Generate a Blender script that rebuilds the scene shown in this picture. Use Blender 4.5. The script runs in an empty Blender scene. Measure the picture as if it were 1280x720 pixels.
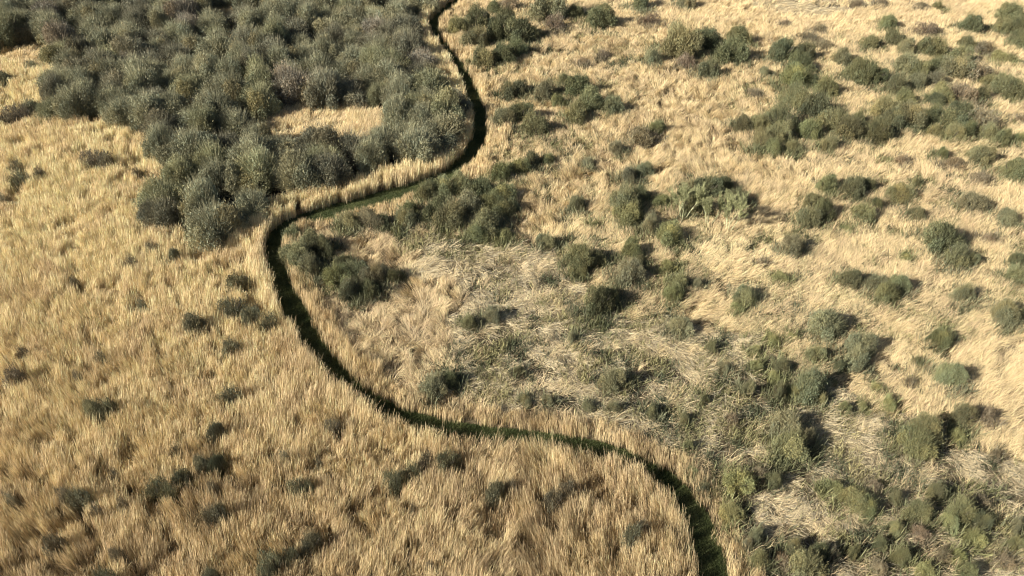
import bpy, math, random
import numpy as np
from mathutils import Vector

# ------------------------------------------------------------------ camera, sky, sun, exposure
S = bpy.context.scene
CAM_H, PITCH, HALF_TAN = 50.0, math.radians(40.0), 0.6745
cam_data = bpy.data.cameras.new('camera')
cam = bpy.data.objects.new('camera', cam_data)
S.collection.objects.link(cam)
cam.location = (0, 0, CAM_H)
cam.rotation_euler = (math.pi / 2 - PITCH, 0, 0)
cam_data.sensor_width = 36.0
cam_data.lens = 18.0 / HALF_TAN
cam_data.clip_start, cam_data.clip_end = 0.5, 5000.0
S.camera = cam

SUN_EL, SHADOW_AZ = math.radians(30), math.radians(27)
w = bpy.data.worlds.new('World'); S.world = w; w.use_nodes = True
nt = w.node_tree
sky = nt.nodes.new('ShaderNodeTexSky'); sky.sky_type = 'NISHITA'; sky.sun_disc = False
sky.sun_elevation = SUN_EL
sky.sun_rotation = math.atan2(-math.cos(SHADOW_AZ), -math.sin(SHADOW_AZ))
bg = nt.nodes['Background']; bg.inputs['Strength'].default_value = 0.05
nt.links.new(sky.outputs[0], bg.inputs[0])
sd = bpy.data.lights.new('sun', 'SUN'); sd.energy = 5.0; sd.angle = math.radians(0.5); sd.color = (1.0, 0.95, 0.84)
so = bpy.data.objects.new('sun', sd); S.collection.objects.link(so)
dv = Vector((math.cos(SHADOW_AZ) * math.cos(SUN_EL), math.sin(SHADOW_AZ) * math.cos(SUN_EL), -math.sin(SUN_EL)))
so.rotation_euler = dv.to_track_quat('-Z', 'Y').to_euler()
S.view_settings.view_transform = 'Standard'; S.view_settings.look = 'None'
S.view_settings.exposure = 1.27; S.view_settings.gamma = 1.0
S.cycles.filter_width = 1.1
S.cycles.max_bounces = 5; S.cycles.diffuse_bounces = 3; S.cycles.transmission_bounces = 3

rng = np.random.default_rng(11)
random.seed(5)

# ------------------------------------------------------------------ survey: photograph pixel (1280x720) <-> ground metres
SP, CP = math.sin(PITCH), math.cos(PITCH)
FPX = 640.0 / HALF_TAN
def ground(px, py, z=0.0):
    px = np.asarray(px, float); py = np.asarray(py, float)
    t = (py - 360.0) / FPX
    d = (CAM_H - z) / (SP + t * CP)
    return (px - 640.0) / FPX * d, d * (CP - t * SP)
def pixel(X, Y, z=0.0):
    H = CAM_H - z
    d = Y * CP + H * SP
    t = (H * CP - Y * SP) / d
    return 640.0 + X / d * FPX, 360.0 + t * FPX
def depth(X, Y):
    return Y * CP + CAM_H * SP

# ------------------------------------------------------------------ value noise
_tab = rng.random((256, 256))
def noise(X, Y, scale, seed=0):
    x = X / scale + 37.7 * seed + 1000; y = Y / scale + 91.3 * seed + 1000
    xi = np.floor(x).astype(int); yi = np.floor(y).astype(int)
    fx = x - xi; fy = y - yi
    fx = fx * fx * (3 - 2 * fx); fy = fy * fy * (3 - 2 * fy)
    g = lambda a, b: _tab[a % 256, b % 256]
    return (g(xi, yi) * (1 - fx) + g(xi + 1, yi) * fx) * (1 - fy) + (g(xi, yi + 1) * (1 - fx) + g(xi + 1, yi + 1) * fx) * fy

def sstep(a, b, x):
    t = np.clip((x - a) / (b - a), 0, 1)
    return t * t * (3 - 2 * t)

def in_poly(px, py, poly):
    px = np.asarray(px, float); py = np.asarray(py, float)
    res = np.zeros(px.shape, bool)
    n = len(poly)
    for i in range(n):
        x1, y1 = poly[i]; x2, y2 = poly[(i + 1) % n]
        if y1 == y2: continue
        c = ((y1 > py) != (y2 > py)) & (px < (x2 - x1) * (py - y1) / (y2 - y1) + x1)
        res ^= c
    return res

def blob(px, py, items):
    """soft union of ellipses (x, y, rx, ry) in survey pixels"""
    r = np.zeros(np.shape(px))
    for (x, y, rx, ry) in items:
        q = ((px - x) / rx) ** 2 + ((py - y) / ry) ** 2
        r = np.maximum(r, np.clip(1.6 - q, 0, 1))
    return r

# ------------------------------------------------------------------ materials
def new_mat(name):
    m = bpy.data.materials.new(name); m.use_nodes = True
    n = m.node_tree; n.nodes.clear()
    return m, n, n.nodes.new, n.links.new

def blade_material(name, trans=0.3, rough=0.6, spec=0.25):
    m, n, N, L = new_mat(name)
    out = N('ShaderNodeOutputMaterial'); at = N('ShaderNodeAttribute'); at.attribute_name = 'tint'
    p = N('ShaderNodeBsdfPrincipled'); p.inputs['Roughness'].default_value = rough
    p.inputs['Specular IOR Level'].default_value = spec
    tr = N('ShaderNodeBsdfTranslucent'); mx = N('ShaderNodeMixShader'); mx.inputs[0].default_value = trans
    L(at.outputs['Color'], p.inputs['Base Color']); L(at.outputs['Color'], tr.inputs['Color'])
    L(p.outputs[0], mx.inputs[1]); L(tr.outputs[0], mx.inputs[2]); L(mx.outputs[0], out.inputs[0])
    return m

def crown_material(name, trans=0.2):
    """hue comes from the plant itself (object colour), twig to twig variation from the mesh"""
    m, n, N, L = new_mat(name)
    out = N('ShaderNodeOutputMaterial'); at = N('ShaderNodeAttribute'); at.attribute_name = 'tint'
    oi = N('ShaderNodeObjectInfo'); mul = N('ShaderNodeMix'); mul.data_type = 'RGBA'; mul.blend_type = 'MULTIPLY'
    mul.inputs[0].default_value = 1.0
    L(oi.outputs['Color'], mul.inputs[6]); L(at.outputs['Color'], mul.inputs[7])
    p = N('ShaderNodeBsdfPrincipled'); p.inputs['Roughness'].default_value = 0.7
    p.inputs['Specular IOR Level'].default_value = 0.2
    tr = N('ShaderNodeBsdfTranslucent'); mx = N('ShaderNodeMixShader'); mx.inputs[0].default_value = trans
    L(mul.outputs[2], p.inputs['Base Color']); L(mul.outputs[2], tr.inputs['Color'])
    L(p.outputs[0], mx.inputs[1]); L(tr.outputs[0], mx.inputs[2]); L(mx.outputs[0], out.inputs[0])
    return m

def noise_material(name, c1, c2, c3, scale, bump=0.4):
    m, n, N, L = new_mat(name)
    out = N('ShaderNodeOutputMaterial'); p = N('ShaderNodeBsdfPrincipled'); p.inputs['Roughness'].default_value = 0.95
    p.inputs['Specular IOR Level'].default_value = 0.1
    tc = N('ShaderNodeTexCoord'); t1 = N('ShaderNodeTexNoise'); t2 = N('ShaderNodeTexNoise')
    t1.inputs['Scale'].default_value = scale; t1.inputs['Detail'].default_value = 8
    t2.inputs['Scale'].default_value = scale * 12; t2.inputs['Detail'].default_value = 6
    r = N('ShaderNodeValToRGB'); e = r.color_ramp.elements
    e[0].position = 0.32; e[0].color = (*c1, 1); e[1].position = 0.68; e[1].color = (*c3, 1)
    k = e.new(0.5); k.color = (*c2, 1)
    ad = N('ShaderNodeMath'); ad.operation = 'ADD'
    h = N('ShaderNodeMath'); h.operation = 'MULTIPLY'; h.inputs[1].default_value = 0.5
    L(tc.outputs['Object'], t1.inputs['Vector']); L(tc.outputs['Object'], t2.inputs['Vector'])
    L(t1.outputs[0], ad.inputs[0]); L(t2.outputs[0], ad.inputs[1]); L(ad.outputs[0], h.inputs[0])
    L(h.outputs[0], r.inputs[0]); L(r.outputs[0], p.inputs['Base Color'])
    b = N('ShaderNodeBump'); b.inputs['Strength'].default_value = bump; b.inputs['Distance'].default_value = 0.15
    L(t2.outputs[0], b.inputs['Height']); L(b.outputs[0], p.inputs['Normal']); L(p.outputs[0], out.inputs[0])
    return m

M_REED = blade_material('dry_reed', 0.14)
M_GREEN = blade_material('green_plants', 0.3)
M_CROWN = crown_material('twigs_and_leaves')
M_BARK = noise_material('bark', (0.05, 0.042, 0.032), (0.10, 0.085, 0.065), (0.17, 0.15, 0.12), 6)
M_PALE_BARK = noise_material('pale_lichened_bark', (0.36, 0.36, 0.20), (0.46, 0.46, 0.27), (0.56, 0.55, 0.36), 6)
M_GROUND = noise_material('marsh_litter', (0.035, 0.028, 0.018), (0.10, 0.08, 0.048), (0.24, 0.19, 0.115), 0.35)
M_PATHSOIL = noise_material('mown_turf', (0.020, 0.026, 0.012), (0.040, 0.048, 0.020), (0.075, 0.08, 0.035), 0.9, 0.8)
M_LITTER = noise_material('leaf_litter', (0.03, 0.026, 0.018), (0.06, 0.05, 0.034), (0.10, 0.085, 0.055), 0.8)

# ------------------------------------------------------------------ mesh helpers
def link(o): S.collection.objects.link(o); return o
def mesh_from_arrays(name, V, F, mat, tint=None):
    """V (n,3), F (m,k) faces all of k corners"""
    me = bpy.data.meshes.new(name)
    nv, (nf, k) = len(V), F.shape
    me.vertices.add(nv); me.vertices.foreach_set('co', np.ascontiguousarray(V, np.float32).ravel())
    me.loops.add(nf * k); me.loops.foreach_set('vertex_index', np.ascontiguousarray(F, np.int32).ravel())
    me.polygons.add(nf)
    me.polygons.foreach_set('loop_start', np.arange(0, nf * k, k, dtype=np.int32))
    me.update(calc_edges=True)
    if tint is not None:
        a = me.attributes.new('tint', 'FLOAT_COLOR', 'POINT')
        c = np.ones((nv, 4), np.float32); c[:, :3] = tint
        a.data.foreach_set('color', c.ravel())
    me.materials.append(mat)
    return me

def strips(P, D, side, W, droop=None, prof=(0.75, 1.0, 0.3)):
    """three-row tapering strips. P base, D base->tip vector, side unit width direction, W width, droop tip sag"""
    n = len(P)
    mid = P + D * 0.55
    tip = P + D
    if droop is not None:
        tip = tip + droop
    rows = []
    for q, f in zip((P, mid, tip), prof):
        rows += [q - side * (W * f / 2)[:, None], q + side * (W * f / 2)[:, None]]
    V = np.stack(rows, 1).reshape(-1, 3)
    b = (np.arange(n) * 6)[:, None]
    F = np.concatenate([b + np.array([0, 1, 3, 2]), b + np.array([2, 3, 5, 4])], 1).reshape(-1, 4)
    return V, F

def tubes(segs, sides=5):
    """tapered tubes: list of (p0, p1, r0, r1)"""
    V, F = [], []
    for p0, p1, r0, r1 in segs:
        p0, p1 = np.array(p0, float), np.array(p1, float)
        d = p1 - p0; d /= np.linalg.norm(d) + 1e-9
        a = np.cross(d, (0.3, 0.9, 0.1)); a /= np.linalg.norm(a); b2 = np.cross(d, a)
        o = len(V)
        for p, r in ((p0, r0), (p1, r1)):
            for k in range(sides):
                t = 2 * math.pi * k / sides
                V.append(p + r * (math.cos(t) * a + math.sin(t) * b2))
        for k in range(sides):
            k2 = (k + 1) % sides
            F.append((o + k, o + k2, o + sides + k2, o + sides + k))
    return np.array(V), np.array(F)

def props(o, label=None, cat=None, group=None, kind=None):
    if label: o['label'] = label
    if cat: o['category'] = cat
    if group: o['group'] = group
    if kind: o['kind'] = kind

# ------------------------------------------------------------------ path line (survey pixels of the foot of its visible bank)
# side +1: traced along its right / far bank, -1: along its left / upper bank (looking away from the camera)
PW = 2.15
TR = [(916, 760, 1), (908, 715, 1), (895, 675, 1), (880, 640, 1), (868, 620, 1), (848, 601, 1), (820, 582, 1), (785, 564, 1), (740, 552, 1),
      (690, 546, 1), (640, 542, 1), (590, 538, 1), (545, 532, 1), (505, 520, 1), (475, 506, 1), (450, 490, 1), (428, 468, 1), (410, 443, 1),
      (395, 418, 1), (380, 392, 1), (367, 367, 1), (357, 345, 1), (350, 328, 1), (329, 312, -1), (333, 298, -1), (345, 284, -1), (362, 273, -1), (395, 264, -1),
      (440, 254, -1), (480, 243, -1), (520, 231, -1), (552, 221, -1), (578, 208, -1), (608, 192, 1), (609, 170, 1), (607, 148, 1), (603, 128, 1),
      (595, 110, 1), (584, 91, 1), (570, 72, 1), (556, 56, 1), (544, 44, 1), (540, 34, 1), (549, 25, 1), (563, 16, 1), (577, 7, 1), (592, -4, 1), (604, -16, 1), (612, -40, 1)]
G = np.array([ground(a, b) for a, b, c in TR]); SD = np.array([c for _, _, c in TR])
Tn = np.gradient(G, axis=0); Tn /= np.linalg.norm(Tn, axis=1)[:, None]
Rt = np.stack([Tn[:, 1], -Tn[:, 0]], 1)
CL = G - Rt * (SD * PW / 2)[:, None]
for _ in range(2):
    C2 = CL.copy(); C2[1:-1] = 0.25 * CL[:-2] + 0.5 * CL[1:-1] + 0.25 * CL[2:]; CL = C2
def resample(P, step):
    s = np.concatenate([[0], np.cumsum(np.linalg.norm(np.diff(P, axis=0), axis=1))])
    u = np.arange(0, s[-1], step)
    return np.stack([np.interp(u, s, P[:, 0]), np.interp(u, s, P[:, 1])], 1)
CL = resample(CL, 0.8)
for _ in range(4):
    C2 = CL.copy(); C2[1:-1] = 0.25 * CL[:-2] + 0.5 * CL[1:-1] + 0.25 * CL[2:]; CL = C2
CT = np.gradient(CL, axis=0); CT /= np.linalg.norm(CT, axis=1)[:, None]
CR = np.stack([CT[:, 1], -CT[:, 0]], 1)
# distance field to the path on a grid
GX0, GX1, GY0, GY1, GS = -135.0, 135.0, 15.0, 190.0, 0.25
gx = np.arange(GX0, GX1, GS); gy = np.arange(GY0, GY1, GS)
field = np.full((len(gy), len(gx)), 20.0, np.float32); sidef = np.zeros_like(field)
for (x, y), r in zip(CL, CR):
    i0, i1 = int((x - 14 - GX0) / GS), int((x + 14 - GX0) / GS)
    j0, j1 = int((y - 14 - GY0) / GS), int((y + 14 - GY0) / GS)
    i0, j0 = max(i0, 0), max(j0, 0)
    if i1 <= i0 or j1 <= j0: continue
    XX, YY = np.meshgrid(gx[i0:i1], gy[j0:j1])
    dd = np.hypot(XX - x, YY - y)
    sub = field[j0:j1, i0:i1]; ss = sidef[j0:j1, i0:i1]
    mk = dd < sub
    sub[mk] = dd[mk]; ss[mk] = np.sign((XX - x) * r[0] + (YY - y) * r[1])[mk]
def lookup(A, X, Y):
    i = np.clip(((X - GX0) / GS).astype(int), 0, A.shape[1] - 1); j = np.clip(((Y - GY0) / GS).astype(int), 0, A.shape[0] - 1)
    return A[j, i]
def path_dist(X, Y): return lookup(field, X, Y)

# ------------------------------------------------------------------ zones (survey pixels)
WOOD = [(-90, -50), (-60, 60), (0, 62), (64, 50), (70, 62), (60, 84), (50, 100), (45, 135), (62, 153), (140, 152), (165, 166), (196, 182), (188, 212), (166, 240),
        (160, 262), (182, 284), (222, 290), (240, 303), (268, 304), (296, 292), (308, 272), (340, 262), (372, 262), (398, 250), (430, 236), (480, 220), (524, 208),
        (552, 196), (572, 186), (580, 150), (570, 112), (548, 84), (528, 62), (518, 44), (522, 22), (540, 4), (560, -40)]
GLADES = [[(318, 150), (345, 132), (400, 127), (462, 130), (470, 148), (420, 158), (350, 158)],
          [(365, 208), (372, 196), (395, 196), (398, 212), (380, 217)],
          [(66, 44), (82, 34), (84, 18), (104, 18), (104, 34), (88, 46), (72, 56)],
          [(143, -10), (165, -10), (165, 6), (145, 6)], [(196, 0), (222, 2), (215, 14), (198, 12)], [(262, 8), (298, 6), (292, 22), (268, 26)],
          [(292, 182), (308, 178), (312, 192), (296, 196)]]
FLAT = [(500, 284), (560, 286), (610, 300), (690, 318), (760, 390), (830, 400), (900, 420), (940, 440), (1000, 470), (1060, 505), (1130, 520), (1200, 560), (1290, 590), (1400, 640),
        (1400, 800), (930, 800), (922, 690), (895, 630), (860, 592), (800, 560), (720, 538), (640, 526), (585, 505), (590, 440), (575, 385), (530, 330)]
WIDE = [[(300, 148), (335, 125), (400, 121), (482, 124), (490, 146), (428, 153), (335, 153)]]
def wood_mask(px, py, gl=None):
    m = in_poly(px, py, WOOD)
    for g in GLADES + (gl or []): m &= ~in_poly(px, py, g)
    return m

def wood_core(X, Y):
    return wood_mask(*pixel(X, Y, 2.2), WIDE) & wood_mask(*pixel(X, Y, 4.4), WIDE) & wood_mask(*pixel(X, Y, 0.8))

# side opening from the path into the wood
GAP_A, GAP_B = np.array(ground(375, 274)), np.array(ground(371, 258))

# ------------------------------------------------------------------ scrub survey, some cast-shadow spots built as bushes: crop origin, then "x y width kind" in 4x enlarged crop pixels
# kinds: g grey-green, o olive green, d dark olive, b brown-grey leafless (some stand in for cast shadow), y yellow-green, r red-brown
SURVEY = {
 (640, 0): "190 20 170 g,320 60 80 o,440 80 130 o,220 110 110 b,640 5 110 g,880 5 90 g,690 100 90 b,50 150 140 d,20 240 100 d,850 205 190 o,960 195 130 d,1130 175 110 o,1090 250 140 d,710 285 85 g,870 310 90 b,980 345 105 g,460 275 60 b,360 310 60 b,40 440 90 d,160 450 110 g,330 425 130 d,260 400 70 o,390 500 130 o,320 560 120 o,500 525 110 g,235 510 75 o,50 560 120 d,110 625 125 o,650 680 130 b,720 640 80 o,1265 365 60 g,1210 470 60 b,1150 620 100 d,1235 620 110 o,1250 700 110 o",
 (0, 0): "100 570 150 b,40 605 120 b,155 550 110 g,20 400 90 d,5 480 60 b,120 400 50 b,170 340 80 g",
 (320, 0): "1010 130 110 o,1110 90 120 d,1100 190 120 o,1200 150 130 d,1250 90 110 d,1140 290 110 o,1230 270 120 d,1190 40 80 o,1262 450 90 d,1240 590 110 g,1270 20 90 b",
 (960, 0): "570 15 60 b,850 35 60 o,760 30 60 b,1215 60 110 o,1180 130 90 o,1250 130 110 d,1262 195 90 o,440 20 60 b,590 115 80 o,800 145 100 b,1010 120 105 d,80 120 45 b,250 140 60 b,190 185 80 b,275 225 70 b,80 250 140 g,180 260 110 d,510 215 90 o,630 195 100 d,690 235 90 g,830 235 115 o,990 215 80 o,1080 240 100 b,1165 290 110 y,370 280 100 g,170 320 110 d,140 385 130 o,205 400 80 d,480 355 150 d,545 380 100 d,300 440 110 o,695 320 120 g,750 350 100 o,845 330 100 o,950 340 130 g,1050 350 140 b,960 280 110 o,650 430 110 d,755 405 90 g,850 400 90 g,960 460 140 b,1060 470 90 d,860 470 110 o,1195 430 130 o,1110 410 80 o,150 490 140 o,250 530 150 d,60 600 160 d,70 665 120 o,210 650 120 o,340 600 140 o,410 640 140 d,540 650 140 d,445 600 90 d,590 540 140 o,640 600 120 d,730 580 130 o,825 575 110 d,900 595 120 d,690 490 90 o,850 505 80 d,970 560 120 d,1090 600 150 b,1010 650 100 o,840 660 110 y,930 665 100 o,1100 665 110 o,1180 690 95 o,1262 600 55 b,1260 695 70 o",
 (640, 180): "520 22 80 g,30 120 100 o,95 85 100 d,180 85 70 d,385 95 60 g,580 155 90 g,660 130 85 g,320 300 95 g,570 290 160 o,640 255 100 d,590 350 140 o,690 400 110 g,740 290 110 y,900 300 110 d,980 215 140 d,1050 205 100 d,1130 270 110 d,880 230 100 o,790 455 130 o,415 410 65 y,170 490 90 g,350 565 150 o,425 580 90 d,340 635 80 o,590 535 110 o,575 640 140 g,630 590 80 d,780 620 110 y,830 690 110 o,600 480 45 y,925 705 70 g,1240 590 45 b",
 (960, 180): "300 205 110 o,420 215 130 d,490 205 80 d,650 245 110 o,740 195 45 o,225 290 100 o,285 335 130 d,205 375 120 o,480 345 110 o,545 305 70 d,740 350 85 d,125 505 120 g,1025 295 115 g,1205 370 95 g,880 465 180 d,950 560 140 g,1010 580 80 d,1100 480 65 b,1245 580 90 d,1240 660 100 g,1070 60 120 o,870 60 80 o,930 100 100 b,1225 130 120 o,1065 170 80 b,665 85 70 b,580 85 50 y,690 570 50 y,390 430 60 y,410 680 110 o,540 695 100 g,60 670 80 y,30 20 90 o,120 20 80 o,300 5 90 o,640 700 110 g",  # the small d bush beside an olive one stands in for cast shadow
 (640, 360): "440 60 170 d,500 40 90 o,800 30 100 o,1120 100 80 y,1165 45 110 g,840 190 110 g,500 455 120 g,505 600 75 g,1210 320 70 y,1225 390 80 y,1180 500 75 g,430 180 30 y,1000 300 60 o,1060 400 60 g,300 250 50 g,180 560 60 g,380 600 60 g,960 560 60 o,700 620 80 g,30 420 60 d,60 560 60 g,860 660 60 o,1100 660 60 b",
 (960, 360): "300 175 160 g,465 290 150 g,450 350 130 g,20 265 90 y,115 250 60 y,195 490 150 g,130 525 80 y,330 490 50 y,600 580 85 y,475 600 55 y,870 258 110 d,880 205 45 y,895 430 145 g,980 25 110 g,1185 115 140 g,1255 140 70 d,985 640 115 o,1090 650 105 b,785 700 150 o,100 690 140 g,600 25 120 o,740 370 50 o,240 330 90 o,70 400 80 o,350 400 70 d,30 450 70 y,270 560 60 o,60 520 90 d,700 470 50 b,380 600 60 o,540 500 50 y",
 (320, 360): "470 5 130 g,560 8 100 d,1065 180 90 o,1175 145 90 g,895 490 125 g,970 465 90 d,380 660 80 b,45 150 90 g",
 (0, 360): "1150 70 120 g,950 155 110 g,700 60 45 g,1150 265 95 g,1250 110 90 g,1130 510 100 g,1080 690 90 g,450 590 100 g,530 575 90 d,60 410 100 b,480 320 50 b,370 410 36 b,90 300 50 b",
 (0, 180): "465 50 120 b,525 62 70 b,80 150 90 g,190 120 55 b,680 120 55 b,1180 660 120 g,640 570 60 b,360 660 45 b,60 90 60 b,6 250 45 b,750 490 55 b,870 530 50 g",
 (0, 540): "360 300 110 g,310 285 60 b,755 250 100 g,820 270 70 d,900 200 90 d,1000 145 90 g,1085 130 90 d,1055 245 60 b,1040 390 120 b,1085 370 70 d,250 520 100 b,560 580 60 b,490 700 110 d,1040 690 80 g,860 75 55 b,40 310 50 b,455 370 55 b,600 330 55 b,550 190 45 b",
 (320, 540): "195 240 80 g,260 240 55 d,140 100 50 b,310 125 36 b,685 205 100 g,765 170 80 d,835 115 80 b,960 110 140 g,1195 265 110 g,1262 240 60 b,270 520 110 g,75 615 120 g,175 590 80 d,35 680 80 g,785 350 36 b,870 640 36 b",
 (640, 540): "215 300 110 b,285 250 80 b,615 480 105 g,665 440 70 b,1140 250 150 y,1230 210 80 b,1090 400 120 y,880 70 60 o,1220 520 80 g,1240 640 90 o,1180 560 60 g,900 200 60 o,960 280 60 g",  # a b bush near the right side is put on a cast-shadow spot
 (960, 540): "120 60 150 o,200 30 90 g,750 50 150 o,330 280 95 y,430 340 150 y,530 270 70 b,760 400 120 o,755 505 95 b,960 390 140 o,1060 350 80 b,1030 530 110 y,200 670 150 o,70 650 90 b,130 570 80 o,780 700 100 y,1140 110 50 b,940 20 80 y,560 690 70 b,1180 650 80 b,1000 700 90 o,870 620 70 b,320 610 70 b,30 240 80 d,500 380 90 o,640 330 70 d,840 300 90 d,900 450 90 o,1080 450 90 d,250 600 90 d,430 600 70 o,560 560 60 d,660 620 80 o,950 620 70 y,1230 560 80 o,1240 470 70 g,640 480 70 o",  # several b bushes replace cast shadows; trailing entries added for more dark shadow
 (320, 180): "150 450 90 g,270 500 130 d,210 545 150 g,340 520 120 d,270 610 140 g,430 600 100 d,400 660 130 o,500 640 120 g,600 650 130 g,690 670 90 d,850 240 110 o,940 220 120 g,900 320 140 d,980 350 150 o,1060 300 130 g,1020 200 120 o,1120 220 110 d,1180 300 120 d,1140 400 150 g,1240 330 110 d,1230 250 110 o,1100 450 110 o,1230 460 110 y,470 380 110 o,560 380 120 g,630 385 80 d,740 370 110 g,700 440 60 y,770 330 90 o,1230 140 120 o,1180 400 80 g,400 0 60 o",
}
COL = {'g': ('grey-green', (0.190, 0.190, 0.112)), 'o': ('olive-green', (0.178, 0.180, 0.092)), 'd': ('dark green', (0.120, 0.125, 0.068)),
       'b': ('brown twiggy', (0.200, 0.165, 0.110)), 'y': ('yellow-green', (0.225, 0.225, 0.105)), 'r': ('red-brown', (0.155, 0.115, 0.08))}

bushes = []      # X, Y, radius, height, kind, px, py
for (ox, oy), txt in SURVEY.items():
    for e in txt.split(','):
        a, b, wd, k = e.split(); px, py, wpx = ox + float(a) / 4, oy + float(b) / 4, float(wd) / 4
        Xg, Yg = ground(px, py)
        pd = float(path_dist(np.array([Xg]), np.array([Yg]))[0]); left = float(lookup(sidef, np.array([Xg]), np.array([Yg]))[0]) < 0
        if pd >= 19: left = px < 420
        r = wpx / 2 / (FPX / float(depth(Xg, Yg))) * 1.18
        bed = left and not (520 < px < 700 and py < 120)
        if bed and py > 160:
            r *= 1.06
            h = 2.4 + 0.6 * r; zc = h - 0.45 * r
        else:
            h = {'b': 1.05, 'y': 0.75} .get(k, 1.25) * r + 0.5; h *= 1.3 if (px > 880 and py > 470) else 1.08; zc = 0.52 * h
        X, Y = ground(px, py, zc)
        bushes.append([float(X), float(Y), r, h, k, px, py, bed])
# a bush that would stand on the path is moved off it
for b in bushes:
    X, Y = np.array([b[0]]), np.array([b[1]])
    d = path_dist(X, Y)[0]
    lim = PW / 2 + b[2] * 0.75
    if d < lim:
        i = int(np.argmin(np.hypot(CL[:, 0] - b[0], CL[:, 1] - b[1])))
        s = float(np.sign((b[0] - CL[i, 0]) * CR[i, 0] + (b[1] - CL[i, 1]) * CR[i, 1])) or 1.0
        b[0] += CR[i, 0] * s * (lim - d); b[1] += CR[i, 1] * s * (lim - d)

# ------------------------------------------------------------------ setting: ground sheet, wood floor, path
def flat_grid(name, x0, x1, y0, y1, z, mat):
    V = np.array([(x0, y0, z), (x1, y0, z), (x1, y1, z), (x0, y1, z)]); F = np.array([[0, 1, 2, 3]])
    o = link(bpy.data.objects.new(name, mesh_from_arrays(name, V, F, mat)))
    o['kind'] = 'structure'; return o
flat_grid('ground', -1500, 1500, -600, 2500, 0.0, M_GROUND)
# path sheet
Vp, Fp = [], []
for (x, y), r in zip(CL, CR):
    hw = PW / 2 + 0.35 + 0.12 * math.sin(x * 1.7 + y)
    for k in range(5):
        q = (k / 4 - 0.5) * 2 * hw
        Vp.append((x + r[0] * q, y + r[1] * q, 0.012))
for i in range(len(CL) - 1):
    for k in range(4):
        a = i * 5 + k; Fp.append((a, a + 1, a + 6, a + 5))
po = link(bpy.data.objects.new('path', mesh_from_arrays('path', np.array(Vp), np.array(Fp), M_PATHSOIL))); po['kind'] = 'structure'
# wood floor
def poly_sheet(name, poly, z, mat):
    pts = [ground(a, b) for a, b in poly]
    me = bpy.data.meshes.new(name); me.from_pydata([(float(a), float(b), z) for a, b in pts], [], [tuple(range(len(pts)))]); me.materials.append(mat)
    o = link(bpy.data.objects.new(name, me)); o['kind'] = 'structure'; return o
poly_sheet('woodland_ground', WOOD, 0.006, M_LITTER)

# ------------------------------------------------------------------ tuft sampling over the marsh
def scatter(dens, x0=-170, x1=1450, y0=-45, y1=800):
    """points over the surveyed piece of ground, at most dens per square metre"""
    Xa, _ = ground(x0, y0); Xb, _ = ground(x1, y0); _, Ya = ground(640, y1); _, Yb = ground(640, y0)
    n = int((Xb - Xa) * (Yb - Ya) * dens)
    X = rng.uniform(Xa, Xb, n); Y = rng.uniform(Ya, Yb, n)
    px, py = pixel(X, Y)
    k = (px > x0) & (px < x1)
    return X[k], Y[k], px[k], py[k]

bx = np.array([b[0] for b in bushes]); by = np.array([b[1] for b in bushes]); br = np.array([b[2] for b in bushes])
def outside_bushes(X, Y, f=0.7):
    cover = np.zeros((len(gy), len(gx)), bool)
    for x, y, r in zip(bx, by, br):
        i0, i1 = max(int((x - r - GX0) / GS), 0), int((x + r - GX0) / GS) + 1
        j0, j1 = max(int((y - r - GY0) / GS), 0), int((y + r - GY0) / GS) + 1
        if i1 <= i0 or j1 <= j0: continue
        XX, YY = np.meshgrid(gx[i0:i1], gy[j0:j1])
        cover[j0:j1, i0:i1] |= np.hypot(XX - x, YY - y) < r * f
    return ~lookup(cover, X, Y)

def leftness(px, py, X, Y):
    """1 in the tall standing bed left of and below the path"""
    sd = lookup(sidef, X, Y); d = path_dist(X, Y)
    # far from the path use a coarse outline of the bed
    bed = in_poly(px, py, [(-200, 60), (130, 100), (340, 270), (335, 330), (400, 470), (520, 540), (640, 550), (760, 566), (840, 620), (880, 720), (890, 850), (-200, 850)])
    return np.where(d < 10, sd < 0, bed)

X, Y, px, py = scatter(11.5)
dz = depth(X, Y)
keep = rng.random(len(X)) < np.clip(1.25 * (60 / dz) ** 0.7, 0.3, 1)
d = path_dist(X, Y)
edge_noise = (noise(X, Y, 1.8, 3) - 0.5) * 0.4 + (noise(X, Y, 0.4, 4) - 0.5) * 0.25
keep &= d > PW / 2 + 0.12 + edge_noise
keep &= ~(wood_core(X, Y) & (d > PW / 2 + np.where(py > 190, 3.2, 1.8)))
keep &= outside_bushes(X, Y)
ga = GAP_B - GAP_A; tt = np.clip(((X - GAP_A[0]) * ga[0] + (Y - GAP_A[1]) * ga[1]) / (ga @ ga), 0, 1)
keep &= np.hypot(X - GAP_A[0] - tt * ga[0], Y - GAP_A[1] - tt * ga[1]) > 0.42
X, Y, px, py, dz, d = [a[keep] for a in (X, Y, px, py, dz, d)]
left = leftness(px, py, X, Y)
flat = in_poly(px + (noise(X, Y, 4, 8) - .5) * 50, py + (noise(X, Y, 4, 9) - .5) * 36, FLAT) & ~left
flat |= (blob(px, py, [(1010, 8, 70, 14)]) > 0.5)
fringe = (d < PW / 2 + 1.5 + noise(X, Y, 2.5, 14)) & ~left & (py > 225)
fringe |= (d < PW / 2 + 3.2) & ~left & (py <= 225)
flat &= ~fringe
wob = (noise(X, Y, 5, 12) - .5) * 60
tufty = in_poly(px + wob, py + wob, [(350, 280), (500, 280), (620, 300), (600, 520), (480, 500), (400, 440), (360, 360)]) & ~left & ~fringe & ~flat
stand = left | fringe | (blob(px + wob * .5, py, [(410, 262, 150, 12)]) > 0.4 + 0.9 * noise(X, Y, 2.0, 15)) & ~flat & ~tufty
comb0 = lambda X, Y, a, b: ~a & ~b
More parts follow.
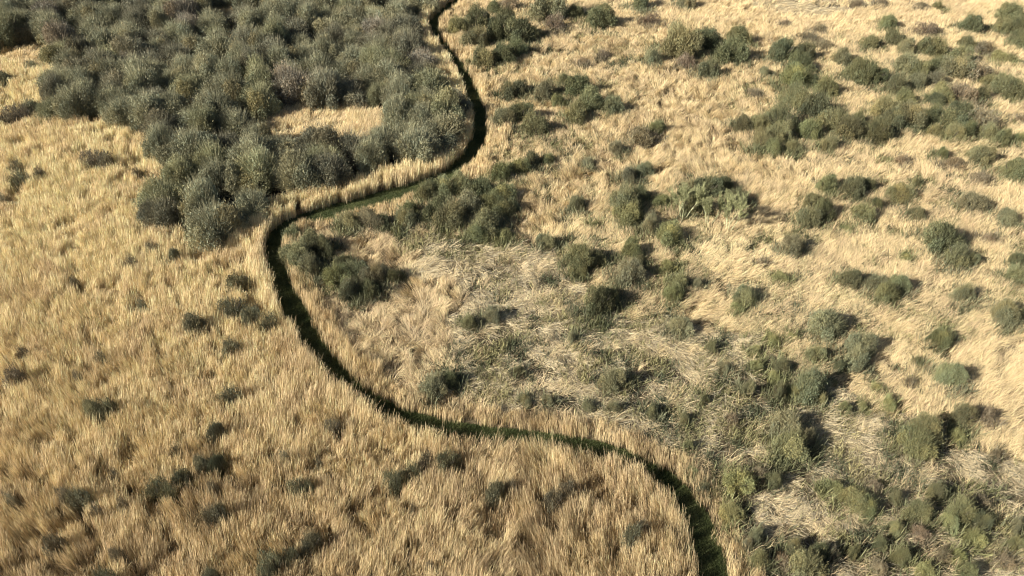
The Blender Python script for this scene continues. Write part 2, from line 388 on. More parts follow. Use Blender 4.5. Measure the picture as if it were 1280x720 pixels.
hollow = noise(X, Y, 0.9, 21) * 0.55 + noise(X, Y, 2.7, 22) * 0.45     # low spots and broken stems in the bed
n = len(X)
per = np.where(flat, np.where(noise(X, Y, 1.1, 17) > 0.72, 5, 0), np.where(left, 20, np.where(stand, 16, 16)))
per = np.where(comb0(X, Y, stand, tufty) & (noise(X, Y, 1.7, 18) < 0.22), 3, per)

# --- standing, combed and broken tufts
H = np.where(stand, 2.15, np.where(tufty, 1.25, 1.35))
H = np.where(fringe, np.where(py > 480, 1.5, 1.9), H)
H = H * (0.77 + 0.16 * noise(X, Y, 0.7, 31) + 0.16 * noise(X, Y, 6, 32) + 0.19 * rng.random(n))
H = np.where(fringe, H * (0.55 + 0.6 * noise(X, Y, 1.6, 19)), H)
low = sstep(0.40, 0.30, hollow)
H = H * (1 - 0.45 * low * (1 - sstep(1.2, 0.3, d - PW / 2)))
comb = ~stand & ~tufty
az = np.where(comb, 0.25 + (noise(X, Y, 7, 41) - .5) * 2.0 + rng.normal(0, 1, n) * np.where(py < 300, 0.9, 0.5), rng.uniform(0, 2 * math.pi, n))
lumpy = comb & (in_poly(px, py, [(640, 40), (960, 30), (1010, 120), (1000, 230), (760, 240), (640, 330)]))
az = np.where(lumpy, (noise(X, Y, 1.6, 42)) * 6.3 * 2, az)
az = np.where(tufty, noise(X, Y, 1.4, 43) * 6.3 * 2, az)
lean = np.where(stand, 0.02 + 0.13 * noise(X, Y, 1.5, 51), np.where(tufty, 0.35 + 0.5 * noise(X, Y, 1.2, 52), np.where(py < 300, 0.22, 0.42) + 0.5 * noise(X, Y, 1.2, 53)))
az = np.where(stand, np.where(px < 640, 0.0, 3.0) + (noise(X, Y, 1.5, 44) - .5) * 3.4, az)

H = np.where(~left & (d < PW / 2 + 2.6) & (px > 385) & (px < 570) & (py > 205) & (py < 290), H * 0.45, H)
H = np.where(left & (d < PW / 2 + 1.6) & (py > 290), H * 1.1 + 0.1, H)
# colour of each tuft
GOLD, PALE, BROWN, TAN = np.array((0.77, 0.60, 0.345)), np.array((0.665, 0.515, 0.29)), np.array((0.32, 0.245, 0.16)), np.array((0.63, 0.49, 0.285))
c = np.where(left[:, None], GOLD, PALE)
c = np.where(fringe[:, None], PALE * 1.02, c)
gold_patch = blob(px, py, [(940, 320, 80, 44), (990, 385, 80, 30), (960, 470, 60, 40), (470, 320, 90, 30), (400, 145, 120, 30), (700, 300, 90, 30)])[:, None]
gold_patch = gold_patch * noise(X, Y, 3, 16)[:, None]
c = c * (1 - gold_patch) + GOLD * gold_patch
c = np.where(tufty[:, None], TAN * 1.1, c)
m = sstep(0.45, 0.75, noise(X, Y, 5, 61) * 0.5 + noise(X, Y, 1.2, 62) * 0.5)[:, None]
c = c * (1 - 0.28 * m) + BROWN * 0.28 * m
c = c * (0.82 + 0.32 * rng.random((n, 1)))
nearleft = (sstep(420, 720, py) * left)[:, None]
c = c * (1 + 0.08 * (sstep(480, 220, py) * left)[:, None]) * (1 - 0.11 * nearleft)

idx = np.repeat(np.arange(n), per)
N = len(idx)
rad = np.where(stand, 0.32, 0.32)[idx] * np.sqrt(rng.random(N)); th = rng.uniform(0, 2 * math.pi, N)
P = np.stack([X[idx] + rad * np.cos(th), Y[idx] + rad * np.sin(th), np.zeros(N)], 1)
Lh = H[idx] * rng.uniform(0.66, 1.06, N)
a2 = az[idx] + rng.normal(0, 0.5, N); l2 = np.clip(lean[idx] + rng.normal(0, 0.11, N), 0.0, 1.35)
Dv = np.stack([np.sin(l2) * np.cos(a2), np.sin(l2) * np.sin(a2), np.cos(l2)], 1) * Lh[:, None]
sg = rng.uniform(0, math.pi, N); side = np.stack([np.cos(sg), np.sin(sg), np.zeros(N)], 1)
W = (0.012 + 0.010 * rng.random(N)) * np.clip(dz[idx] / 62, 0.9, 2.2)
droop = np.stack([0.10 * np.cos(a2), 0.10 * np.sin(a2), -0.04 - 0.08 * rng.random(N)], 1) * Lh[:, None] * (0.5 + 1.2 * l2[:, None])
V, F = strips(P, Dv, side, W, droop, (0.7, 1.0, 0.45))
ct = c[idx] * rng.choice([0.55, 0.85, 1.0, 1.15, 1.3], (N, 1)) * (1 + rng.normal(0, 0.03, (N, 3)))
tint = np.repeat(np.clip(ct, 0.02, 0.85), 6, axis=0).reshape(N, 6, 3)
tint[:, 0:2] *= 0.80                                       # the foot of each blade is darker
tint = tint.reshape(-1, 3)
# cast flat directions into two stands: the bed left of the path and the marsh right of it
lf = left[idx]
def emit(name, mask, mat, label, cat):
    sel = np.repeat(mask, 6); nn = int(mask.sum())
    b0 = (np.arange(nn) * 6)[:, None]
    FF = np.concatenate([b0 + np.array([0, 1, 3, 2]), b0 + np.array([2, 3, 5, 4])], 1).reshape(-1, 4)
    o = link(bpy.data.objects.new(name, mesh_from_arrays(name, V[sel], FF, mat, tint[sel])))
    props(o, label, cat, None, 'stuff'); return o
emit('standing_reeds', lf, M_REED, 'tall golden standing reeds filling the bed left of and below the winding path', 'reeds')
emit('combed_reeds', ~lf, M_REED, 'paler wind-combed dry reeds covering the marsh right of the winding path', 'reeds')

# --- flattened stalks of the middle and lower right
X, Y, px, py = scatter(230, 470, 1450, -45, 800)
k = in_poly(px + (noise(X, Y, 4, 8) - .5) * 56, py + (noise(X, Y, 4, 9) - .5) * 44, FLAT)
k |= blob(px, py, [(1010, 8, 70, 14)]) > 0.5
k &= path_dist(X, Y) > PW / 2 + 1.6
k &= outside_bushes(X, Y, 0.55)
bare = noise(X, Y, 1.5, 71) * 0.5 + noise(X, Y, 4.5, 72) * 0.5
k &= rng.random(len(X)) < 0.05 + 0.9 * sstep(0.38, 0.58, bare)
k &= rng.random(len(X)) < np.clip(1.1 * (62 / depth(X, Y)), 0.4, 1)
X, Y, px, py = X[k], Y[k], px[k], py[k]; N = len(X)
a2 = -0.60 + (noise(X, Y, 3.0, 73) - .5) * 1.6 + (np.floor(noise(X, Y, 0.9, 74) * 6) / 6 - .5) * 2.6 * (noise(X, Y, 5, 77) ** 1.2) * 1.4 + rng.normal(0, 0.42, N)
a2 += np.where(rng.random(N) < 0.12, rng.uniform(-1.5, 1.5, N), 0)
up = rng.normal(0.14, 0.24, N)
ln = rng.uniform(0.25, 0.85, N) * (1 + 1.3 * noise(X, Y, 4, 76) ** 2)
z0 = 0.08 + 0.55 * noise(X, Y, 1.0, 75) * rng.random(N) + 0.12 * rng.random(N)
P = np.stack([X, Y, z0], 1)
Dv = np.stack([np.cos(up) * np.cos(a2), np.cos(up) * np.sin(a2), np.sin(up)], 1) * ln[:, None]
Dv[:, 2] = np.maximum(Dv[:, 2], -z0 + 0.03)
side = np.stack([-np.sin(a2), np.cos(a2), rng.normal(0, 0.6, N)], 1); side /= np.linalg.norm(side, axis=1)[:, None]
W = rng.uniform(0.011, 0.027, N) * np.clip(depth(X, Y) / 62, 0.9, 1.6)
V, F = strips(P, Dv, side, W, None, (0.9, 1.0, 0.5))
base = np.where((rng.random(N) < 0.7)[:, None], np.array((0.64, 0.52, 0.315)), np.array((0.42, 0.37, 0.26)))
base = np.where((rng.random(N) < 0.12)[:, None], np.array((0.16, 0.12, 0.08)), base)
tint = np.repeat(np.clip(base * rng.uniform(0.7, 1.25, (N, 1)), 0.02, 0.85), 6, axis=0)
emit('flattened_reeds', np.ones(N, bool), M_REED, 'pale reed stalks lying flattened in swathes across the middle and lower right', 'reeds')

# --- green undergrowth between the flattened stalks and around the scrub
X, Y, px, py = scatter(85, 300, 1450, -20, 800)
gz = blob(px, py, [(1180, 560, 100, 40), (1080, 500, 80, 40), (940, 690, 80, 40), (700, 470, 130, 40), (800, 500, 120, 40), (900, 560, 90, 60), (960, 450, 90, 60), (1000, 640, 110, 90), (1150, 640, 160, 80), (1030, 420, 70, 50),
                   (560, 310, 60, 20), (620, 450, 60, 30), (860, 380, 80, 40), (780, 400, 90, 20), (1080, 330, 60, 20), (1230, 690, 80, 40), (760, 60, 60, 12), (840, 300, 60, 30), (1000, 300, 50, 20)])
gn = noise(X, Y, 1.3, 81) * 0.5 + noise(X, Y, 4, 82) * 0.5
gz = np.maximum(gz, 0.6 * blob(px, py, [(800, 330, 180, 110), (1040, 380, 180, 150), (1000, 620, 260, 120), (700, 110, 110, 90), (1130, 140, 200, 90), (640, 210, 60, 70), (1220, 300, 100, 100)]))
k = (rng.random(len(X)) < np.minimum(gz, 1) * (0.10 + sstep(0.42, 0.60, gn))) & (path_dist(X, Y) > PW / 2 + 1.4) & ~leftness(px, py, X, Y) & outside_bushes(X, Y, 0.5)
X, Y = X[k], Y[k]
sx, sy, sc = [], [], []
for b in bushes:
    if b[7]: continue
    m = int(230 * b[2] ** 1.6); na = rng.integers(3, 6); aa = rng.uniform(0, 6.28, na); pk = rng.integers(0, na, m)
    ang = aa[pk] + rng.normal(0, 0.38, m); qq = b[2] * (0.75 + 0.85 * rng.random(m) ** 1.6)
    sx.append(b[0] + np.cos(ang) * qq); sy.append(b[1] + np.sin(ang) * qq); sc += [COL[b[4]][1]] * m
sx, sy, sc = np.concatenate(sx), np.concatenate(sy), np.array(sc)
kk = path_dist(sx, sy) > PW / 2 + 0.3; sx, sy, sc = sx[kk], sy[kk], sc[kk]; ns = len(sx)
X, Y = np.concatenate([X, sx]), np.concatenate([Y, sy]); N = len(X)
P = np.stack([X, Y, 0.3 * rng.random(N)], 1); a2 = rng.uniform(0, 6.3, N); l2 = rng.uniform(0.1, 1.1, N); ln = rng.uniform(0.3, 0.95, N); ln[-ns:] = rng.uniform(0.5, 1.5, ns)
Dv = np.stack([np.sin(l2) * np.cos(a2), np.sin(l2) * np.sin(a2), np.cos(l2)], 1) * ln[:, None]
sg = rng.uniform(0, math.pi, N); side = np.stack([np.cos(sg), np.sin(sg), np.zeros(N)], 1)
V, F = strips(P, Dv, side, np.concatenate([rng.uniform(0.035, 0.085, N - ns), rng.uniform(0.035, 0.08, ns)]) * np.clip(depth(X, Y) / 62, 0.9, 1.8), None, (0.6, 1, 0.4))
mix = noise(X, Y, 2.5, 83)[:, None]
base = np.array((0.16, 0.165, 0.078)) * (1 - mix) + np.array((0.33, 0.29, 0.14)) * mix
dk = sstep(0.5, 0.65, noise(X, Y, 1.8, 84))[:, None]; base = base * (1 - dk) + np.array((0.09, 0.10, 0.055)) * dk
base[-ns:] = 0.85 * sc + 0.15 * base[-ns:]
tint = np.repeat(np.clip(base * rng.uniform(0.6, 1.3, (N, 1)), 0.01, 0.8), 6, axis=0)
emit('undergrowth', np.ones(N, bool), M_GREEN, 'low olive green plants growing through the flattened reeds', 'undergrowth')

# --- short grass on the path
seg = rng.integers(0, len(CL) - 1, 700000); f = rng.random(len(seg))
q = rng.uniform(-1, 1, len(seg)) * (PW / 2 + 0.3)
ctr = CL[seg] * (1 - f)[:, None] + CL[seg + 1] * f[:, None]
X = ctr[:, 0] + CR[seg, 0] * q; Y = ctr[:, 1] + CR[seg, 1] * q
k = rng.random(len(X)) < np.clip(75 / depth(X, Y), 0.3, 1); X, Y, q = X[k], Y[k], q[k]; N = len(X)
P = np.stack([X, Y, np.full(N, 0.012)], 1); a2 = rng.uniform(0, 6.3, N); l2 = rng.uniform(0.1, 0.9, N)
ln = rng.uniform(0.05, 0.14, N) * (1 + 1.6 * sstep(0.75, 1.15, np.abs(q)))
Dv = np.stack([np.sin(l2) * np.cos(a2), np.sin(l2) * np.sin(a2), np.cos(l2)], 1) * ln[:, None]
sg = rng.uniform(0, math.pi, N); side = np.stack([np.cos(sg), np.sin(sg), np.zeros(N)], 1)
V, F = strips(P, Dv, side, rng.uniform(0.03, 0.06, N) * np.clip(depth(X, Y) / 62, 0.9, 2), None, (1, 0.8, 0.3))
mix = noise(X, Y, 1.2, 91)[:, None]
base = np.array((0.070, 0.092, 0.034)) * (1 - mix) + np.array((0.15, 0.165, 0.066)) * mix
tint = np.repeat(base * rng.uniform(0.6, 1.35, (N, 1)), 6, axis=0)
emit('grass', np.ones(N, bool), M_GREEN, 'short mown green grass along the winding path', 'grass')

# ------------------------------------------------------------------ shrub crowns (unit radius, unit height), built from twigs and leaves
def crown_mesh(seed, nleaf, upright=0.0, open_=0.0, fine=1.0, warm=0.03):
    r = np.random.default_rng(seed)
    lobes = [(0, 0, 0.42, 0.50)]
    for i in range(r.integers(8, 13)):
        a = r.uniform(0, 6.28); q = r.uniform(0.3, 0.80); s = r.uniform(0.18, 0.42)
        lobes.append((q * math.cos(a), q * math.sin(a), r.uniform(0.22, 0.86 - 0.45 * q), s))
    lobes = np.array(lobes)
    area = lobes[:, 3] ** 2; pick = r.choice(len(lobes), nleaf * 2, p=area / area.sum())
    u = r.normal(size=(nleaf * 2, 3)); u /= np.linalg.norm(u, axis=1)[:, None]
    depthk = 1 - 0.5 * r.random(nleaf * 2) ** 2 + 0.15 * r.exponential(size=nleaf * 2) * (r.random(nleaf * 2) < 0.6)
    p = lobes[pick, :3] + u * (lobes[pick, 3] * depthk)[:, None]
    ok = p[:, 2] > 0.03
    for lx, ly, lz, ls in lobes:
        ok &= np.linalg.norm(p - (lx, ly, lz), axis=1) > ls * 0.62
    # irregular holes in the surface
    hole = np.sin(p[:, 0] * 7 + seed) * np.sin(p[:, 1] * 8 + seed * 2) * np.sin(p[:, 2] * 9 + seed * 3)
    ok &= ~((hole > 0.45 - open_) & (r.random(len(p)) < 0.8))
    p = p[ok][:nleaf]; u = u[ok][:nleaf]; n_ = len(p)
    axis = p - np.array((0, 0, -0.1)); axis /= np.linalg.norm(axis, axis=1)[:, None]
    axis = axis * 0.6 + np.array((0, 0, 0.25 + upright * 0.6)) + r.normal(size=(n_, 3)) * 0.65; axis /= np.linalg.norm(axis, axis=1)[:, None]
    ln_ = r.uniform(0.04, 0.12, n_) * fine; wd_ = r.uniform(0.014, 0.040, n_) * fine
    sd_ = np.cross(axis, r.normal(size=(n_, 3))); sd_ /= np.linalg.norm(sd_, axis=1)[:, None]
    V1, F1 = strips(p - axis * (ln_ * 0.5)[:, None], axis * ln_[:, None], sd_, wd_, None, (0.6, 1.0, 0.3))
    clump = 0.72 + 0.56 * r.random(len(lobes)); 
    t1 = clump[pick[ok][:nleaf]] * (r.uniform(0.8, 1.15, n_) if fine < 0.8 else r.uniform(0.65, 1.3, n_))
    hue = r.normal(0.02, 0.05, n_) + np.clip(r.normal(warm, 0.06, len(lobes)), -0.03, 0.15)[pick[ok][:nleaf]]
    T1 = np.stack([t1 * (1 + hue), t1, t1 * (1 - hue)], 1)
    # long bare shoots sticking out of the surface
    m_ = nleaf // 30
    a = r.uniform(0, 6.28, m_); el = np.arccos(r.uniform(0.1, 1, m_))
    dr = np.stack([np.sin(el) * np.cos(a), np.sin(el) * np.sin(a), np.cos(el)], 1)
    st = dr * np.array((0.35, 0.35, 0.4)) + (0, 0, 0.15)
    L_ = r.uniform(0.40, 0.66, m_)
    s2 = np.cross(dr, r.normal(size=(m_, 3))); s2 /= np.linalg.norm(s2, axis=1)[:, None]
    V2, F2 = strips(st, (dr + (0, 0, 0.15)) * L_[:, None], s2, np.full(m_, 0.010), None, (1.2, 0.9, 0.3))
    t2 = r.uniform(0.8, 1.4, m_); T2 = np.stack([t2 * 1.08, t2, t2 * 0.95], 1)
    Vc = np.concatenate([V1, V2]); Fc = np.concatenate([F1, F2 + len(V1)])
    Vc[:, 2] = np.maximum(Vc[:, 2], 0.0)
    return mesh_from_arrays('crown', Vc, Fc, M_CROWN, np.concatenate([np.repeat(T1, 6, 0), np.repeat(T2, 6, 0)]))

def stems_mesh(seed):
    r = random.Random(seed); segs = []
    for i in range(r.randint(5, 7)):
        a = r.uniform(0, 6.28); s = r.uniform(0.12, 0.4)
        p0 = (0.05 * math.cos(a), 0.05 * math.sin(a), -0.03); p1 = (s * 0.45 * math.cos(a), s * 0.45 * math.sin(a), 0.32)
        segs.append((p0, p1, 0.032, 0.022))
        for j in range(3):
            b2 = a + r.uniform(-0.8, 0.8); q = s + r.uniform(0.1, 0.3)
            p2 = (q * math.cos(b2), q * math.sin(b2), r.uniform(0.55, 0.85)); segs.append((p1, p2, 0.018, 0.006))
    Vs, Fs = tubes(segs)
    return mesh_from_arrays('stems', Vs, Fs, M_BARK)

CROWNS = [crown_mesh(s, 10000, 0.1 * (s % 3), 0.12 * (s % 3), 0.85, 0.02) for s in range(1, 13)]
THIN = [crown_mesh(s + 40, 3000, 0.5, 0.2) for s in range(1, 5)]
TREES = [crown_mesh(s + 80, 20000, 0.35, 0.05, 0.74, 0.012) for s in range(1, 8)]
STEMS = [stems_mesh(s) for s in range(1, 5)]

def plant(name, X, Y, r, h, mesh, colour, rz, parts=True, squash=1.0):
    if parts:
        root = link(bpy.data.objects.new(name, None)); root.empty_display_size = 0.3
        cr = link(bpy.data.objects.new('crown', mesh)); st = link(bpy.data.objects.new('trunk' if name == 'tree' else 'stems', random.choice(STEMS)))
        cr.parent = root; st.parent = root
        cr.color = (*colour, 1); root.location = (X, Y, 0); root.rotation_euler = (0, 0, rz)
        cr.scale = (r, r * squash, h); st.scale = (r, r, h)
    else:
        root = link(bpy.data.objects.new(name, mesh)); root.color = (*colour, 1)
        root.location = (X, Y, 0); root.rotation_euler = (0, 0, rz); root.scale = (r, r * squash, h)
    return root

ORD = ['leftmost', 'second', 'third', 'fourth', 'fifth', 'sixth', 'seventh', 'eighth', 'ninth', 'tenth', 'eleventh', 'twelfth', 'thirteenth', 'fourteenth',
       'fifteenth', 'sixteenth', 'seventeenth', 'eighteenth', 'nineteenth', 'twentieth']
def ordinal_labels(items, noun):
    """items: (object, px, look, place); look-alikes in one place are told apart by their order from the left"""
    groups = {}
    for it in items: groups.setdefault((it[2], it[3]), []).append(it)
    for (look, place), L_ in groups.items():
        L_.sort(key=lambda i: i[1])
        for i, it in enumerate(L_):
            if len(L_) == 1: it[0]['label'] = f'the one {look} {noun} {place}'
            elif i == 0: it[0]['label'] = f'leftmost {look} {noun} {place}'
            elif i == len(L_) - 1: it[0]['label'] = f'rightmost {look} {noun} {place}'
            else: it[0]['label'] = f'{look} {noun} {ORD[i]} from the left, {place}'

PLACES = [(30, 190, 'in reeds below the wood\'s left end'), (170, 200, 'in golden reeds left of the wood'), (290, 330, 'in reeds just below the wood'), (290, 390, 'in reeds left of the path\'s long bend'),
          (60, 460, 'in the reed bed at the left edge'), (150, 480, 'in the middle of the left reed bed'), (270, 500, 'in reeds left of the dark path'), (240, 600, 'in the low dark row across lower-left reeds'),
          (80, 630, 'near the lower left corner'), (370, 690, 'by the bottom edge below the reed bed'), (380, 590, 'in lower reeds under the path\'s curve'), (530, 590, 'in reeds under the path\'s flat stretch'),
          (640, 610, 'in reeds just inside the final curve'), (780, 650, 'deep inside the path\'s final curve'), (400, 315, 'just inside the path\'s left bend'), (460, 345, 'in the row inside the left bend'),
          (480, 275, 'along the near bank of the green path'), (570, 250, 'in the clump under the path\'s middle bend'), (620, 270, 'on the right half of the central clump'), (600, 30, 'beside the topmost path bend'),
          (625, 60, 'in the clump right of the topmost bend'), (650, 40, 'at the top right of the upper path'), (640, 130, 'beside the upper path\'s straight part'), (640, 190, 'right of the path\'s middle bend'),
          (740, 120, 'in the dotted cluster right of upper path'), (690, 20, 'at the top edge, centre'), (760, 20, 'among small scrub at top centre'), (860, 10, 'at the top edge, right of centre'),
          (860, 55, 'in the paired cluster at top centre'), (910, 60, 'in the eastern half of that top pair'), (800, 165, 'in pale open reeds below the top pair'), (900, 95, 'in open pale reeds, upper centre'),
          (990, 70, 'in the northern arm of the long thicket'), (1000, 120, 'midway down the long thicket'), (970, 155, 'at the left foot of the long thicket'), (1050, 155, 'at the middle foot of the long thicket'),
          (1000, 40, 'in thin scrub above the long thicket'), (1100, 10, 'at the top edge, upper right'), (1085, 90, 'left of the big upper-right thicket'), (1125, 55, 'above the big upper-right thicket'),
          (1165, 60, 'in the crest of the big thicket'), (1150, 95, 'in the left flank of the big thicket'), (1200, 95, 'in the heart of the big thicket'), (1250, 110, 'in the right flank of the big thicket'),
          (1140, 140, 'in the lower left of the big thicket'), (1200, 150, 'in the lower middle of the big thicket'), (1260, 40, 'in the top right corner clump'), (1210, 30, 'just left of the corner clump'),
          (760, 185, 'in sparse scrub left of open reeds'), (730, 255, 'left of the pale-stemmed trees'), (790, 255, 'in the thicket left of pale trees'), (820, 285, 'in front of the pale-stemmed trees'),
          (890, 240, 'behind the pale-stemmed trees'), (720, 320, 'above the flattened reeds, centre'), (790, 330, 'in the column of scrub, centre'), (840, 350, 'right of the central scrub column'),
          (750, 375, 'at the top of the flattened reeds'), (860, 400, 'between flattened and golden reeds'), (930, 370, 'in golden reeds, centre right'), (600, 400, 'at the left of the flattened reeds'),
          (550, 480, 'above the path\'s flat stretch'), (770, 475, 'amid the flattened reeds'), (950, 450, 'right of the flattened reeds'), (1010, 475, 'in the green tangle, lower right'),
          (1050, 240, 'in the double row, right of centre'), (1015, 265, 'at the left of the double row'), (1090, 265, 'at the foot of the double row'), (1145, 265, 'at the right end of the double row'),
          (990, 305, 'on its own below the double row'), (1080, 350, 'in the pair at mid right'), (1190, 310, 'in the trio at far right'), (1220, 240, 'in open reeds, far right'), (1225, 205, 'below the big thicket'),
          (1175, 200, 'in the small group beneath big thicket'), (1110, 205, 'in pale reeds below the thicket'), (1265, 330, 'at the right edge, mid height'), (1200, 370, 'near the right edge, middle'),
          (1260, 390, 'by the right edge, lower middle'), (1040, 400, 'above the big round bush'), (1075, 440, 'on the rise right of green tangle'), (1180, 420, 'in combed reeds, right side'),
          (1185, 470, 'lower in the combed reeds'), (1220, 525, 'low on the right edge'), (1150, 545, 'right of the fallen-reed swathe'), (1110, 505, 'by the yellow shrub, lower right'),
          (990, 540, 'by the fallen-reed swathe'), (925, 610, 'right of the path\'s final curve'), (860, 560, 'above the path\'s final curve'), (1060, 620, 'in the lower-right fallen reeds'),
          (1150, 650, 'around the reddish bush'), (1210, 640, 'near the bottom right corner'), (1010, 705, 'at the bottom edge, right half'), (1160, 710, 'at the bottom edge, far right'), (1080, 700, 'low in the fallen reeds')]
def place_of(px, py):
    return min(PLACES, key=lambda p: (p[0] - px) ** 2 + 1.6 * (p[1] - py) ** 2)[2]

items = []
for b in bushes:
    X, Y, r, h, k, px, py, bed = b
    name_, colr = COL[k]
    v = random.uniform(0.85, 1.18)
    colr = tuple(ch * v * random.uniform(0.95, 1.05) for ch in colr)
    if bed:
        colr = tuple(0.5 * a_ + 0.5 * b_ for a_, b_ in zip(colr, (0.115, 0.115, 0.078)))
    meshes = THIN if (k == 'b' or (bed and random.random() < 0.6)) else CROWNS
    wpx = 2 * r * FPX / float(depth(X, Y))
    o = plant('shrub' if bed else ('bare_bush' if k == 'b' else 'bush'), X, Y, r, h, random.choice(meshes), colr, random.uniform(0.1, 0.7) if bed else random.uniform(0, 6.28), parts=wpx > 22, squash=random.uniform(0.5, 0.85) if bed else random.uniform(0.62, 1.1))  # reed-bed shrubs stretched along the shadow direction, imitating shadowed blotches
    o['category'] = o.name.split('.')[0].replace('_', ' ')
    o['group'] = 'grey bushes poking out of the reed bed' if bed else 'scrub bushes scattered over the marsh'
    size = 'large' if wpx > 36 else ('medium' if wpx > 24 else 'small')
    items.append((o, px, f'{size} {name_}', place_of(px, py)))
ordinal_labels(items, 'bush')  # a few of these bushes only stand in for cast-shadow spots

# ------------------------------------------------------------------ the wood, top left: one tree after another
pts = []
cand = 70000
qx = rng.uniform(-90, 585, cand); qy = rng.uniform(-45, 305, cand)
# uniform on the ground rather than on the picture
Xa, Ya = ground(qx, qy)
wgt = (depth(Xa, Ya) / 140) ** 3
qk = rng.random(cand) < wgt
inside = wood_core(Xa, Ya)
for x, y, a, b in zip(Xa[qk & inside], Ya[qk & inside], qx[qk & inside], qy[qk & inside]):
    sp = 2.86 + 0.8 * float(noise(np.array([x]), np.array([y]), 9, 95)[0])
    if path_dist(np.array([x]), np.array([y]))[0] < PW / 2 + (3.2 if b > 195 else 2.1): continue
    if all((x - p[0]) ** 2 + (y - p[1]) ** 2 > sp * sp for p in pts): pts.append((x, y, a, b))
print('wood trees', len(pts), 'bushes', len(bushes), 'reeds', lf.size)
items = []
WPL = [(20, 20, 'in the wood\'s far upper-left corner'), (25, 148, 'at the wood\'s left tip'), (90, 90, 'on the wood\'s left shoulder'), (120, 135, 'along the wood\'s left lower rim'), (160, 40, 'in the wood\'s upper left part'),
       (260, 50, 'in the wood, upper middle'), (350, 40, 'high in the wood\'s middle'), (430, 20, 'at the top of the wood'), (500, 30, 'beside the topmost path bend'), (540, 110, 'along the upper path'),
       (470, 90, 'in the wood\'s right part'), (380, 100, 'just above the straw clearing'), (290, 110, 'left of the straw clearing'), (210, 110, 'in the wood\'s middle left'), (190, 165, 'at the notch left of the lower lobe'),
       (230, 200, 'in the upper lower-lobe'), (200, 250, 'on the left side of the lower lobe'), (260, 285, 'at the very foot of the lower lobe'), (310, 235, 'in the right part of the lower lobe'), (360, 180, 'just below the straw clearing'),
       (360, 240, 'above the path\'s side opening'), (430, 200, 'behind the path\'s tall reed fringe'), (500, 170, 'in the wood above the green path'), (550, 180, 'in the corner by the middle bend')]
for (x, y, a, b) in pts:
    k = random.choices('godb', (7, 2.0, 2.5, 0.9 if b < 130 else 0.1))[0]
    nm, cc = {'g': ('grey-green', (0.202, 0.202, 0.130)), 'o': ('olive', (0.202, 0.203, 0.118)), 'd': ('dark grey', (0.150, 0.146, 0.100)), 'b': ('brownish', (0.205, 0.185, 0.140))}[k]
    v = random.uniform(0.9, 1.35); cc = tuple(q_ * v for q_ in cc)
    r = random.uniform(2.1, 3.6); h = random.uniform(3.0, 5.4) * (0.75 if (300 < a < 480 and 150 < b < 200) else 1)
    o = plant('tree', x, y, r, h, random.choice(TREES), cc, random.uniform(0, 6.28), squash=random.uniform(0.85, 1.15))
    o['category'] = 'tree'; o['group'] = 'crowns of the dense wood'
    pl = min(WPL, key=lambda p: (p[0] - a) ** 2 + 1.6 * (p[1] - b) ** 2)[2]
    items.append((o, a, ('tall ' if h > 4.3 else 'low ') + ('wide ' if r > 2.45 else 'narrow ') + nm, pl))
ordinal_labels(items, 'tree')

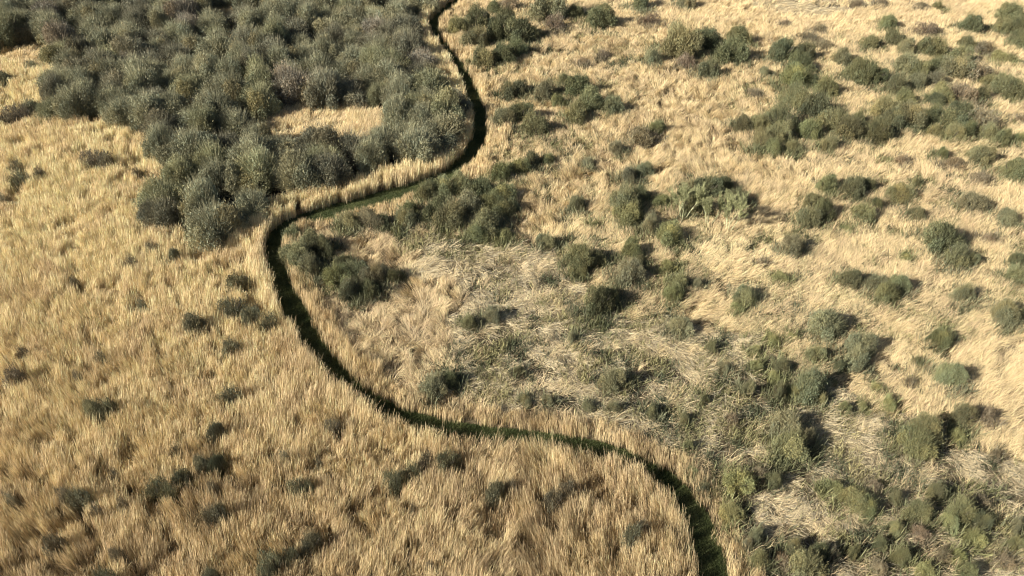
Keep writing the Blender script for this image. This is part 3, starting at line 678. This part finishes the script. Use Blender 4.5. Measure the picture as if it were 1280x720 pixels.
# ------------------------------------------------------------------ three pale-stemmed bare trees
def pale_tree(px, py_foot, height, seed, label, spread):
    r = random.Random(seed); segs = []; tips = []
    X, Y = ground(px, py_foot)
    for i in range(3):
        a = i * 2.1 + r.uniform(-0.4, 0.4)
        def grow(p, d_, L_, rad_, lev):
            q = p + d_ * L_
            segs.append((tuple(p), tuple(q), rad_, rad_ * 0.6))
            if lev == 0: tips.append((p, q)); return
            for _ in range(3 if lev > 1 else 4):
                nd = d_ + Vector((r.uniform(-1, 1), r.uniform(-1, 1), r.uniform(-0.1, 0.5))) * spread
                nd.normalize(); grow(p + (q - p) * r.uniform(0.55, 1.0), nd, L_ * r.uniform(0.55, 0.85), rad_ * 0.55, lev - 1)
        d0 = Vector((math.cos(a) * 0.38, math.sin(a) * 0.25, 1)).normalized()
        grow(Vector((0.12 * math.cos(a), 0.12 * math.sin(a), -0.05)), d0, height * 0.40, 0.055, 3)
    root = link(bpy.data.objects.new('bare_tree', None)); root.location = (float(X), float(Y), 0)
    nb = 3 * (1 + 3 + 9)
    big = [s for s in segs if s[2] > 0.03]; fine = [s for s in segs if s[2] <= 0.03]
    Vs, Fs = tubes(big, 6); t = link(bpy.data.objects.new('trunk', mesh_from_arrays('trunk', Vs, Fs, M_PALE_BARK))); t.parent = root
    fs = [(a, b, max(c_, 0.014), max(d_, 0.008)) for a, b, c_, d_ in fine]
    Vs, Fs = tubes(fs, 4)
    rr = np.random.default_rng(seed); tp = np.array([[*p, *q] for p, q in tips])
    k = rr.integers(0, len(tp), 7000); f_ = rr.uniform(0.1, 1.1, (7000, 1)); base_ = tp[k, :3] * (1 - f_) + tp[k, 3:] * f_
    ax = (tp[k, 3:] - tp[k, :3]); ax /= np.linalg.norm(ax, axis=1)[:, None]; ax += rr.normal(size=ax.shape) * 0.5 + (0, 0, 0.3); ax /= np.linalg.norm(ax, axis=1)[:, None]
    sd_ = np.cross(ax, rr.normal(size=ax.shape)); sd_ /= np.linalg.norm(sd_, axis=1)[:, None]
    V1, F1 = strips(base_, ax * rr.uniform(0.15, 0.4, (7000, 1)), sd_, rr.uniform(0.012, 0.03, 7000), None)
    Vall = np.concatenate([Vs, V1]); Fall = np.concatenate([Fs, F1 + len(Vs)])
    tn = np.concatenate([np.full((len(Vs), 3), 1.5), np.repeat(rr.uniform(0.6, 1.2, (7000, 1)) * np.ones((1, 3)), 6, 0)])
    cr = link(bpy.data.objects.new('crown', mesh_from_arrays('crown', Vall, Fall, M_CROWN, tn))); cr.parent = root; cr.color = (0.33, 0.33, 0.17, 1)
    props(root, label, 'tree', 'pale-stemmed bare trees in the central thicket')
pale_tree(852, 278, 6.0, 3, 'pale bare tree with a bright forked trunk, left of its two companions', 0.55)
pale_tree(884, 286, 5.6, 7, 'slim upright pale bare tree standing between two other bare trees', 0.30)
pale_tree(908, 294, 5.6, 9, 'bushy pale bare tree with many upright stems, rightmost of the three', 0.36)
